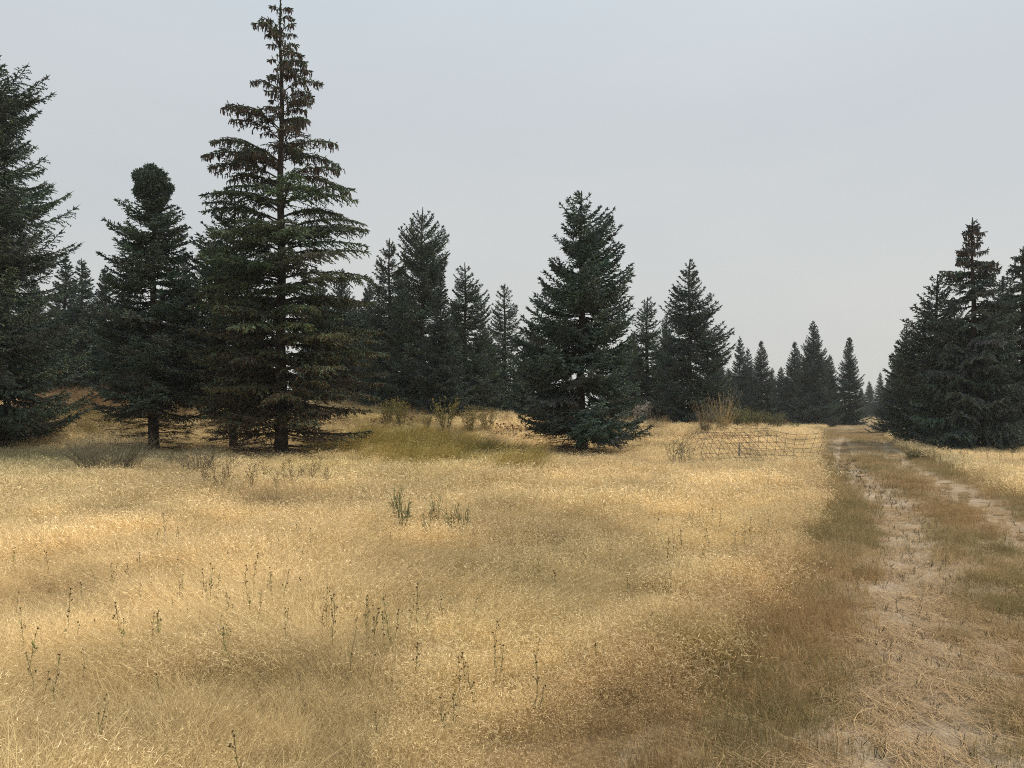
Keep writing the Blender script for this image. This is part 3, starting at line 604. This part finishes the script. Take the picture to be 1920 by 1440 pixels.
# short growth on the track
for (ya, yb, dens, s0, s1) in [(1.4, 6.5, 190, .7, 1.25), (6.5, 13, 100, .9, 1.5), (13, 26, 45, 1.2, 1.9), (26, 60, 14, 1.6, 2.6), (60, 120, 3, 2.5, 4), (120, 188, 1.2, 4, 6)]:
    x0, x1 = edgeL(ya)-1.2, edgeR(yb)+1.5; x, y = scatter(rngG, x0, x1, ya, yb, dens)
    pin = path_in(x, y); rm = rut_mask(x, y); bare = sm(.50, .62, fbm(x*1.1+5, y*.7))*(1-sm(14, 22, y))
    gdist = sm(.42, .60, fbm(x*.9+60, y*.5+2, 4)); red = sm(.42, .62, fbm(x*.6+30, y*.45+12, 3))
    k = in_view(x, y) & (rngG.rand(len(x)) < pin) & (rngG.rand(len(x)) < np.clip(1-rm*1.3, .03, 1)*(1-.25*bare*sm(.5, 1.3, x-edgeL(y)))); x, y, gdist, red, rm = x[k], y[k], gdist[k], red[k], rm[k]
    red = np.where(rngG.rand(len(x)) < .1+.8*red, 1., .1)
    base = np.array([1.05, 1.0, .96])*(1-red[:, None])+np.array([.92, .78, .70])*red[:, None]
    ol = np.array([.60, .64, .52]); g2 = np.where(rngG.rand(len(x)) < .08+.8*gdist, rngG.uniform(.6, 1.15, len(x)), .12)
    t = base*(1-g2[:, None])+ol*g2[:, None]; t = t*rngG.uniform(.75, 1.2, (len(x), 1))
    hh = rngG.uniform(s0, s1, len(x))*(.6+.8*fbm(x*1.3, y*1.3+50))*np.where(np.abs(x-edgeL(y)-.3) < .4, 1.15, 1)*.82
    put(x, y, rngG.rand(len(x))*6.28, .1, hh, rngG.choice(SHORT, len(x)), t, zf={13: .8, 26: .5, 60: .3, 120: .2}.get(ya, 1.0))
    x, y = scatter(rngG, x0, x1, ya, yb, dens*.42); pin = path_in(x, y); rm = rut_mask(x, y); k = in_view(x, y) & (rngG.rand(len(x)) < pin*(.35+.6*rm)*(.3+1.4*fbm(x*1.7, y*1.7))); x, y = x[k], y[k]
    put(x, y, flow(x, y)*.4+1.1+rngG.normal(0, .5, len(x)), .03, rngG.uniform(.6, 1.2, len(x))*s0**.3, rngG.choice(LITTER, len(x)), np.array([.92, .84, .76])*rngG.uniform(.75, 1.15, (len(x), 1)), dz=.006)

pts = np.concatenate(px_); rot = np.concatenate(rot_); scl = np.concatenate(scl_); idx = np.concatenate(idx_).astype(np.int32); tint = np.concatenate(tin_)
print('grass instances', len(pts), 'tree faces', ntri)
gm = bpy.data.meshes.new('dry_grass'); gm.vertices.add(len(pts)); gm.vertices.foreach_set('co', pts.astype(np.float32).ravel())
def attr(nm, ty, data, f):
    a = gm.attributes.new(nm, ty, 'POINT'); a.data.foreach_set(f, np.ascontiguousarray(data).ravel())
attr('irot', 'FLOAT_VECTOR', rot.astype(np.float32), 'vector'); attr('iscl', 'FLOAT_VECTOR', scl.astype(np.float32), 'vector'); attr('iidx', 'INT', idx, 'value')
attr('itint', 'FLOAT_COLOR', np.concatenate([tint, np.ones((len(pts), 1))], 1).astype(np.float32), 'color')
gm.materials.append(M_grass)
go = tag(link('dry_grass', gm), kind='stuff'); tag(go, 'fine straw-coloured dry grass covering the meadow and track verges', 'grass')
ng = bpy.data.node_groups.new('grass scatter', 'GeometryNodeTree')
ng.interface.new_socket('Geometry', in_out='INPUT', socket_type='NodeSocketGeometry'); ng.interface.new_socket('Geometry', in_out='OUTPUT', socket_type='NodeSocketGeometry')
gi = ng.nodes.new('NodeGroupInput'); gout = ng.nodes.new('NodeGroupOutput')
iop = ng.nodes.new('GeometryNodeInstanceOnPoints'); ci = ng.nodes.new('GeometryNodeCollectionInfo'); ci.inputs['Collection'].default_value = lib
ci.inputs['Separate Children'].default_value = True; ci.inputs['Reset Children'].default_value = True
def na(nm, ty):
    n = ng.nodes.new('GeometryNodeInputNamedAttribute'); n.data_type = ty; n.inputs['Name'].default_value = nm; return n.outputs['Attribute']
ng.links.new(gi.outputs[0], iop.inputs['Points']); ng.links.new(ci.outputs[0], iop.inputs['Instance']); iop.inputs['Pick Instance'].default_value = True
ng.links.new(na('iidx', 'INT'), iop.inputs['Instance Index'])
e2r = ng.nodes.new('FunctionNodeEulerToRotation'); ng.links.new(na('irot', 'FLOAT_VECTOR'), e2r.inputs[0]); ng.links.new(e2r.outputs[0], iop.inputs['Rotation'])
ng.links.new(na('iscl', 'FLOAT_VECTOR'), iop.inputs['Scale']); ng.links.new(iop.outputs[0], gout.inputs[0])
md = go.modifiers.new('scatter', 'NODES'); md.node_group = ng

# ------------------------------------------------------------------ other plants
def plant_parts(seed, ns, h, spread, lean=.15, br=6, brl=.15, stem_r=.004, leaf=0, leafl=.05, leafw=.012, head=0, headl=.02, headr=.009,
                cs=(.16, .12, .07), cl=(.12, .14, .06), ch=(.09, .075, .045), radial=1.0, hmin=.65, lz=(.1, .95), hz=(.75, 1.0)):
    rg = np.random.RandomState(seed); st, lf, hd = Acc(), Acc(), Acc()
    a = rg.rand(ns)*6.283; r = spread*.35*np.sqrt(rg.rand(ns)); hh = h*rg.uniform(hmin, 1.05, ns); k = 5; t = np.linspace(0, 1, k)
    P = np.zeros((ns, k, 3)); ou = (spread*.65*rg.uniform(.3, 1.1, ns)+lean*hh*.5*rg.rand(ns))*radial
    P[..., 0] = (r*np.cos(a))[:, None]+(ou*np.cos(a))[:, None]*t**1.4; P[..., 1] = (r*np.sin(a))[:, None]+(ou*np.sin(a))[:, None]*t**1.4
    P[:, 1:, :2] += rg.normal(0, .02*h, (ns, k-1, 2))*.6; P[..., 2] = hh[:, None]*t**.95
    tubes(st, P, (stem_r*rg.uniform(.7, 1.2, ns))[:, None]*(1-.6*t)[None], np.array(cs)*rg.uniform(.7, 1.3, (ns, 1)), 3)
    def on(n, z0, z1):
        i = rg.randint(0, ns, n); u = rg.uniform(z0, z1, n)*(k-1); j = np.minimum(u.astype(int), k-2); f = (u-j)[:, None]
        return P[i, j]*(1-f)+P[i, j+1]*f, i
    ends = P[:, -1]
    if br:
        b0, i = on(ns*br, .35, .97); d = unit(rg.normal(0, 1, b0.shape)*np.array([1, 1, .3])+np.array([0, 0, 1.1])); b1 = b0+d*(brl*rg.uniform(.4, 1.1, len(b0)))[:, None]
        spindles(st, b0, b1, stem_r*.55, np.array(cs)*rg.uniform(.7, 1.3, (len(b0), 1)), False, rg); ends = np.concatenate([ends, b1])
    if leaf:
        l0, i = on(ns*leaf, *lz); d = unit(rg.normal(0, 1, l0.shape)*np.array([1, 1, .5])+np.array([0, 0, .5])); ll = leafl*rg.uniform(.5, 1.2, len(l0))[:, None]
        mid = l0+d*ll*.5; tip = l0+d*ll-np.array([0, 0, .25])*ll; sd = unit(np.cross(d, np.array([0, 0, 1.])+rg.normal(0, .3, d.shape)))
        ribbons(lf, np.stack([l0, mid, tip], 1), leafw*np.array([.3, 1, .15])[None]*np.ones((len(l0), 1)), sd, np.array(cl)*rg.uniform(.65, 1.35, (len(l0), 1)))
    if head:
        e = np.repeat(ends, head, 0); e = e+rg.normal(0, headr*1.2, e.shape)*(head > 1); d = unit(rg.normal(0, .5, e.shape)+np.array([0, 0, 1.]))
        spindles(hd, e, e+d*(headl*rg.uniform(.6, 1.2, len(e)))[:, None], headr, np.array(ch)*rg.uniform(.7, 1.3, (len(e), 1)), True, rg)
    return {n: a_.mesh(n, [M_weed]) for n, a_ in (('stems', st), ('leaves', lf), ('seed_heads', hd)) if a_.n}
def put_plant(name, parts, px, py, label, cat, group=None, sc=1.0, xy=None):
    x, y = gp(px, py) if xy is None else xy
    z = float(terrain(x, y))
    e = tag(empty(name, (x, y, z), rp.rand()*6.28, (sc, sc, sc)), label, cat, group)
    for k, me in parts.items():
        o = link(k, me, e); o['kind'] = 'stuff' if k != 'stems' else 'thing'
        if k == 'stems': del o['kind']
    return e
rp = np.random.RandomState(5)
ORD = ['first', 'second', 'third', 'fourth', 'fifth', 'sixth', 'seventh', 'eighth', 'ninth', 'tenth', 'eleventh', 'twelfth', 'thirteenth', 'fourteenth', 'fifteenth', 'sixteenth']
def put_single(name, me, x, y, label, cat, group, sc):
    o = link(name, me, None, (x, y, float(terrain(x, y)))); o.rotation_euler = (rp.normal(0, .06), rp.normal(0, .06), rp.rand()*6.28); o.scale = (sc, sc, sc); return tag(o, label, cat, group)
def one_mesh(name, **kw):
    rg = np.random.RandomState(kw.pop('seed')); a = Acc(); nb = kw.get('nb', 3); h = kw.get('h', .5)
    t = np.linspace(0, 1, 5); P = np.zeros((1, 5, 3)); P[0, :, 2] = h*t; P[0, 1:, :2] = np.cumsum(rg.normal(0, .012, (4, 2)), 0)
    col = np.array(kw.get('col', (.20, .165, .085))); tubes(a, P, .0032*(1-.5*t)[None], col, 4)
    heads = [P[0, -1]]
    for i in range(nb):
        u = rg.uniform(.55, .95); p = np.array([np.interp(u, t, P[0, :, c]) for c in range(3)]); d = unit(np.array([rg.normal(), rg.normal(), 1.8])); q = p+d*rg.uniform(.02, .06)
        tubes(a, np.stack([p, (p+q)/2, q])[None], np.array([[.0016, .0014, .0012]]), col, 3); heads.append(q)
    for hp in heads:
        m = 7; d = unit(rg.normal(0, 1, (m, 3))+np.array([0, 0, .8])); spindles(a, np.repeat(hp[None], m, 0)-d*.004, hp+d*rg.uniform(.008, .017, (m, 1)), .0036, np.array(kw.get('hc', (.13, .105, .055)))*rg.uniform(.7, 1.3, (m, 1)), True, rg)
    nl = kw.get('nl', 10); u = rg.rand(nl)*.9; p = np.stack([np.interp(u, t, P[0, :, c]) for c in range(3)], -1); d = unit(rg.normal(0, 1, (nl, 3))*np.array([1, 1, .4])+np.array([0, 0, .9]))
    ribbons(a, np.stack([p, p+d*.025, p+d*.05], 1), np.ones((nl, 1))*np.array([[.002, .004, .0008]]), unit(np.cross(d, np.array([0, 0, 1.]))), np.tile(col*np.array([.9, 1.1, .8]), (nl, 1)))
    return a.mesh(name, [M_weed])
WK = [one_mesh('weed_stalk', seed=i, nb=(0, 2, 3, 5, 1, 4)[i], h=(.40, .44, .5, .42, .35, .54)[i]) for i in range(6)]
WG = [one_mesh('weed_stalk', seed=20+i, nb=(0, 1, 2)[i], h=(.42, .36, .5)[i], nl=34, col=(.25, .23, .11), hc=(.18, .165, .085)) for i in range(3)]
areas = [(330, 1085, 330, 60, 30, 'among the straw grass of the left meadow'), (620, 1150, 330, 90, 34, 'in the straw grass at the middle of the meadow'), (1330, 990, 180, 45, 28, 'in the pale grass left of the track'),
         (150, 1190, 170, 120, 12, 'in the flattened grass at the far left'), (900, 1250, 300, 120, 16, 'in the tangled grass of the near middle'), (1100, 1030, 250, 60, 16, 'in the grass between the green tufts and the track'), (500, 990, 400, 40, 16, 'behind the green tufts and the brown hollow'), (420, 1350, 350, 70, 5, 'in the lodged grass nearest the viewer')]
for ax_, ay, wx, wy, n, where in areas:
    for i in range(n):
        qx, qy = ax_+rp.normal(0, .5)*wx, ay+rp.normal(0, .5)*wy
        if qy < 930 or qy > 1430 or qx < -40: continue
        x, y = gp(qx, qy+40, .1)
        if x > edgeL(y)-.2: continue
        put_single('weed_stalk', WK[rp.randint(6)], x, y, 'dark-headed weed stalk '+where, 'weed', 'dark-headed weed stalks '+where, rp.uniform(.5, .85))
for i in range(18):
    qx, qy = 425+rp.normal(0, 45), 1130+rp.normal(0, 35)
    if rp.rand() < .4: qx, qy = rp.choice([300, 560, 1160, 690, 30])+rp.normal(0, 30), 1110+rp.normal(0, 90)
    x, y = gp(qx, max(qy, 1000)+40, .1); put_single('green_weed_stalk', WG[rp.randint(3)], x, y, 'slim green weed stalk still leafy among the straw grass', 'weed', 'green weed stalks in the grass', rp.uniform(.5, .85))
for i in range(30):
    x, y = gp(1730+rp.rand()*190, 868+rp.normal(0, 6)); put_single('weed_stalk', WK[rp.randint(6)], x, y, 'dark thin weed stalk in the grass verge before the right-hand spruces', 'weed', 'weed stalks on the right verge', rp.uniform(.7, 1.1))
for i in range(9):
    x, y = gp(1475+rp.rand()*42, 888+rp.normal(0, 8)); x = min(x, edgeL(y)-.1); put_single('weed_stalk', WK[rp.randint(6)], x, y, 'dark upright weed stalk at the track edge in front of the wire mesh', 'weed', 'weed stalks at the track edge', rp.uniform(.9, 1.3))
# small dark seedlings on the track: each too small to tell apart
seed = Acc(); rg = np.random.RandomState(9); n = 1000
yy = 2.2+rg.rand(n)**1.4*22; xx = rut1(yy)+rg.normal(.1, .75, n); zz = terrain(xx, yy)
for j in range(4):
    d = unit(rg.normal(0, .45, (n, 3))+np.array([0, 0, 1.])); l = rg.uniform(.02, .075, (n, 1))*(1+yy[:, None]/20); b = np.stack([xx, yy, zz], -1)
    spindles(seed, b, b+d*l, .0018*(1+yy/9), np.array([.12, .115, .07])*rg.uniform(.6, 1.4, (n, 1)), False, rg)
tag(link('seedlings', seed.mesh('seedlings', [M_weed])), 'sparse dark weed seedlings sprouting along the track ruts', 'weeds', kind='stuff')

tuft = plant_parts(61, 16, .5, .10, br=0, stem_r=.006, leaf=6, leafl=.12, leafw=.006, cs=(.17, .18, .08), cl=(.19, .20, .09))
for i, (a_, b_) in enumerate([(745, 978), (757, 1000), (800, 1012), (817, 985), (845, 1010), (868, 1005)]):
    put_plant('green_tuft', tuft, a_, b_+18, 'small tuft of upright dark green blades in mid meadow, %s from the left' % ORD[i], 'grass tuft', 'green tufts in mid meadow', rp.uniform(.75, 1.25))
put_plant('sagebrush', plant_parts(62, 240, 1.05, 1.25, br=6, brl=.22, stem_r=.005, leaf=10, leafl=.05, leafw=.006, cs=(.17, .15, .10), cl=(.20, .20, .145)), 200, 902, 'wispy grey-green bush standing in the grass before the clubbed spruce', 'bush')
put_plant('sagebrush', plant_parts(63, 60, .8, .6, br=6, brl=.2, stem_r=.005, leaf=8, leafl=.05, leafw=.006, cs=(.17, .15, .10), cl=(.19, .19, .13)), 372, 905, 'small wispy grey bush between the clubbed spruce and the brown hollow', 'bush')
dry = [plant_parts(64+i, 5, .75, .12, br=9, brl=.16, stem_r=.005, cs=(.15, .105, .06), head=1, headl=.03, headr=.008, ch=(.16, .11, .065)) for i in range(3)]
for i in range(16):
    put_plant('branched_weed', dry[i % 3], 375+i*16+rp.normal(0, 3), 925+rp.normal(0, 10), 'brown branching dry weed by the dark hollow, %s from the left' % ORD[i], 'weed', 'branched dry weeds by the dark hollow', rp.uniform(.6, 1.05))
gold = [plant_parts(70+i, 26, 1.25, .5, br=5, brl=.12, stem_r=.006, leaf=26, leafl=.11, leafw=.011, head=2, headl=.05, headr=.018, cs=(.20, .15, .08), cl=(.22, .21, .09), ch=(.30, .24, .07)) for i in range(2)]
for a_, b_, sc, lb in [(835, 815, 1.15, 'tallest leafy weed clump with yellowish tops on the rise, left of two olive clumps'), (880, 818, .95, 'olive leafy weed clump between the tallest clump and the right-hand one'), (915, 815, .85, 'right-hand olive leafy weed clump on the rise'), (800, 812, .6, 'low yellow-topped weed left of the tallest leafy clump'), (752, 805, 1.0, 'thin yellow-flowered weed close to the tallest spruce'), (728, 800, .9, 'yellow-flowered weed nearest the tallest spruce')]:
    put_plant('leafy_weed', gold[int(a_) % 2], a_, b_, lb, 'weed clump', 'leafy weeds on the rise', sc)
dock = [plant_parts(80+i, 3, .85, .1, br=4, brl=.1, stem_r=.007, head=5, headl=.05, headr=.014, cs=(.20, .12, .07), ch=(.19, .11, .065)) for i in range(2)]
for i, (a_, b_) in enumerate([(700, 812), (715, 808), (770, 812), (938, 830), (952, 826), (966, 832), (975, 822), (990, 830), (1003, 826), (1432, 806), (1450, 800), (1470, 805)]):
    put_plant('dock_stalk', dock[a_ % 2], a_, b_, 'reddish-brown dock stalk with rusty seed spikes on the rise, %s from the left' % ORD[i], 'weed', 'rusty dock stalks on the rise', rp.uniform(.7, 1.1))
pale = [plant_parts(84+i, 22, .8, .55, br=6, brl=.14, stem_r=.005, leaf=12, leafl=.06, leafw=.009, head=3, headl=.07, headr=.03, cs=(.20, .17, .12), cl=(.20, .20, .14), ch=(.58, .52, .45)) for i in range(2)]
for i, (a_, b_) in enumerate([(1208, 797), (1220, 797), (1240, 796), (1262, 797), (1288, 799), (1308, 801), (1325, 803), (1540, 796), (1575, 797)]):
    put_plant('thistle_bush', pale[i % 2], a_, b_, 'low bush with pale fluffy seed heads before the dark spruces, %s from the left' % ORD[i], 'bush', 'pale seed-headed bushes before the spruces', rp.uniform(1.05, 1.5))
for a_, b_, sc, lb in [(1356, 812, 1.0, 'tall clump of straw-coloured bunch grass with fine plumes behind the wire mesh'), (1322, 812, .8, 'darker thinner bunch grass left of the tall straw clump')]:
    put_plant('bunch_grass', plant_parts(90+a_, 150, 1.8, .5, br=0, stem_r=.005, leaf=1, leafl=.45, leafw=.005, lz=(.05, .4), head=1, headl=.18, headr=.006, lean=.75, radial=1.0, hmin=.3, cs=(.55, .43, .23) if sc == 1.0 else (.34, .27, .17), ch=(.46, .37, .25)), a_, b_, lb, 'grass clump', None, sc)
for i, (a_, b_, sc, lb) in enumerate([(1383, 808, 1.1, 'yellow-green leafy shrub touching the tall straw bunch grass'), (1408, 808, 1.0, 'yellow-green leafy shrub, middle one behind the wire mesh'), (1452, 808, .95, 'yellow-green leafy shrub nearest the far cluster of spruces'), (1490, 808, .5, 'low olive shrub near the left edge of the track')]):
    put_plant('leafy_shrub', plant_parts(95+i, 90, 1.3, 1.0, br=6, brl=.18, stem_r=.006, leaf=34, leafl=.08, leafw=.017, cs=(.17, .15, .08), cl=(.21, .21, .09)), a_, b_, lb, 'shrub', None, sc)
thi = [plant_parts(100+i, 5, 1.0, .22, br=8, brl=.12, stem_r=.007, leaf=22, leafl=.08, leafw=.012, head=1, headl=.03, headr=.012, cs=(.15, .14, .09), cl=(.19, .19, .12), ch=(.16, .13, .09)) for i in range(2)]
for i, (a_, b_, sc, lb) in enumerate([(1262, 878, .9, 'pale green thistle stalk, leftmost in front of the wire mesh'), (1276, 882, .95, 'pale green thistle stalk with bushy base in front of the wire mesh'), (1290, 878, .85, 'third thistle stalk in front of the wire mesh'), (1318, 886, .55, 'short thistle in front of the first wire arch')]):
    put_plant('thistle', thi[i % 2], a_, b_, lb, 'thistle', None, sc)
put_plant('twiggy_shrub', plant_parts(110, 40, .9, .8, br=7, brl=.2, stem_r=.007, leaf=4, leafl=.05, leafw=.01, cs=(.12, .09, .06), cl=(.14, .12, .06)), 1668, 812, 'bare twiggy shrub at the foot of the wide spruce by the track', 'bush')
put_plant('grass_tussock', plant_parts(111, 160, .45, .7, br=2, brl=.1, stem_r=.004, leaf=3, leafl=.15, leafw=.006, cs=(.17, .15, .085), cl=(.15, .15, .08)), 1722, 862, 'dark tussock on the right side of the track before the spruces', 'grass tussock')

# ------------------------------------------------------------------ bent wire mesh
def mesh_panel(px0, px1, py, Wd, Hh, nx, nz, fn, rz, label, seed_):
    a = Acc(); rg = np.random.RandomState(seed_); k = 14
    def pt(u, v): return np.stack(fn(u*Wd, v*Hh), -1)
    us = np.linspace(0, 1, nx); vs = np.linspace(0, 1, nz)**1.25; tt = np.linspace(0, 1, k)
    for u in us: tubes(a, pt(np.full(k, u)+.004*np.sin(tt*7+u*9), tt)[None], np.full((1, k), .0056), np.array([.19, .145, .105])*rg.uniform(.7, 1.3), 4)
    for v in vs: tubes(a, pt(tt*1.0, np.full(k, v)+.01*np.sin(tt*11+v*5))[None], np.full((1, k), .0052), np.array([.19, .145, .105])*rg.uniform(.7, 1.3), 4)
    x, y = gp((px0+px1)/2, py); o = link('wire_mesh_panel', a.mesh('wire_mesh_panel', [M_wire]), None, (x, y, float(terrain(x, y)))); o.rotation_euler = (0, 0, rz)
    return tag(o, label, 'wire mesh', 'bent wire mesh panels by the track')
cx_ = lambda x, W: x-W/2
mesh_panel(1260, 1400, 872, 2.4, 1.25, 10, 7, lambda x, z: (cx_(x, 2.4)*(1-.10*z)+.12*z, .5*np.sin(x*1.3)-.35*z*z, z*(.62+.38*np.sin(x/2.4*3.14))-.02), .1, 'rusty wire mesh panel bowed into an arch, leftmost of the bent panels', 1)
mesh_panel(1330, 1450, 878, 1.6, 1.2, 11, 9, lambda x, z: (cx_(x, 1.6)-.55*z, .25*x-.3, z*.82), .0, 'rusty wire mesh panel leaning left across the arched one', 2)
mesh_panel(1370, 1450, 880, 1.3, 1.25, 8, 8, lambda x, z: (cx_(x, 1.3)+.35-.75*(z-.6), -.2*x+.25*z, z*.88), .0, 'rusty wire mesh panel leaning right over the middle of the heap', 3)
mesh_panel(1420, 1512, 872, 1.7, 1.05, 9, 9, lambda x, z: (cx_(x, 1.7)+.28*z*(x/1.7), .3*np.cos(x*1.8), z*(.9+.05*np.sin(x*4))), -.08, 'upright rusty wire mesh panel ending at the track edge', 4)
pa = Acc(); tubes(pa, np.array([[[0, 0, -.1], [.005, 0, .28], [0, 0, .58]]]), np.array([[.022, .022, .022]]), np.array([.25, .27, .28]), 8)
spindles(pa, np.array([[0, 0, .56]]), np.array([[0, 0, .61]]), .026, np.array([.22, .25, .28]), True)
px__, py__ = gp(1386, 868); tag(link('metal_stake', pa.mesh('metal_stake', [M_wire]), None, (px__, py__, float(terrain(px__, py__)))), 'short blue-grey metal stake standing in the heap of wire mesh', 'stake')

# ------------------------------------------------------------------ smoke haze in the air
bm_v = np.array([[x, y, z] for x in (-640, 640) for y in (-640, 640) for z in (-2.0, 22.0)], float)
bf = np.array([[0, 1, 3, 2], [4, 6, 7, 5], [0, 4, 5, 1], [2, 3, 7, 6], [0, 2, 6, 4], [1, 5, 7, 3]])
hm = bpy.data.materials.new('smoke haze'); hm.use_nodes = True; ht = hm.node_tree; ht.nodes.clear()
ho = ht.nodes.new('ShaderNodeOutputMaterial'); hv = ht.nodes.new('ShaderNodeVolumePrincipled')
hv.inputs['Color'].default_value = (.80, .86, .93, 1); hv.inputs['Density'].default_value = .00045; hv.inputs['Anisotropy'].default_value = .2
ht.links.new(hv.outputs[0], ho.inputs['Volume'])
tag(link('haze', new_mesh('haze', bm_v, [bf], None, [hm])), 'thin grey smoke haze lying over the meadow', 'haze', kind='stuff')
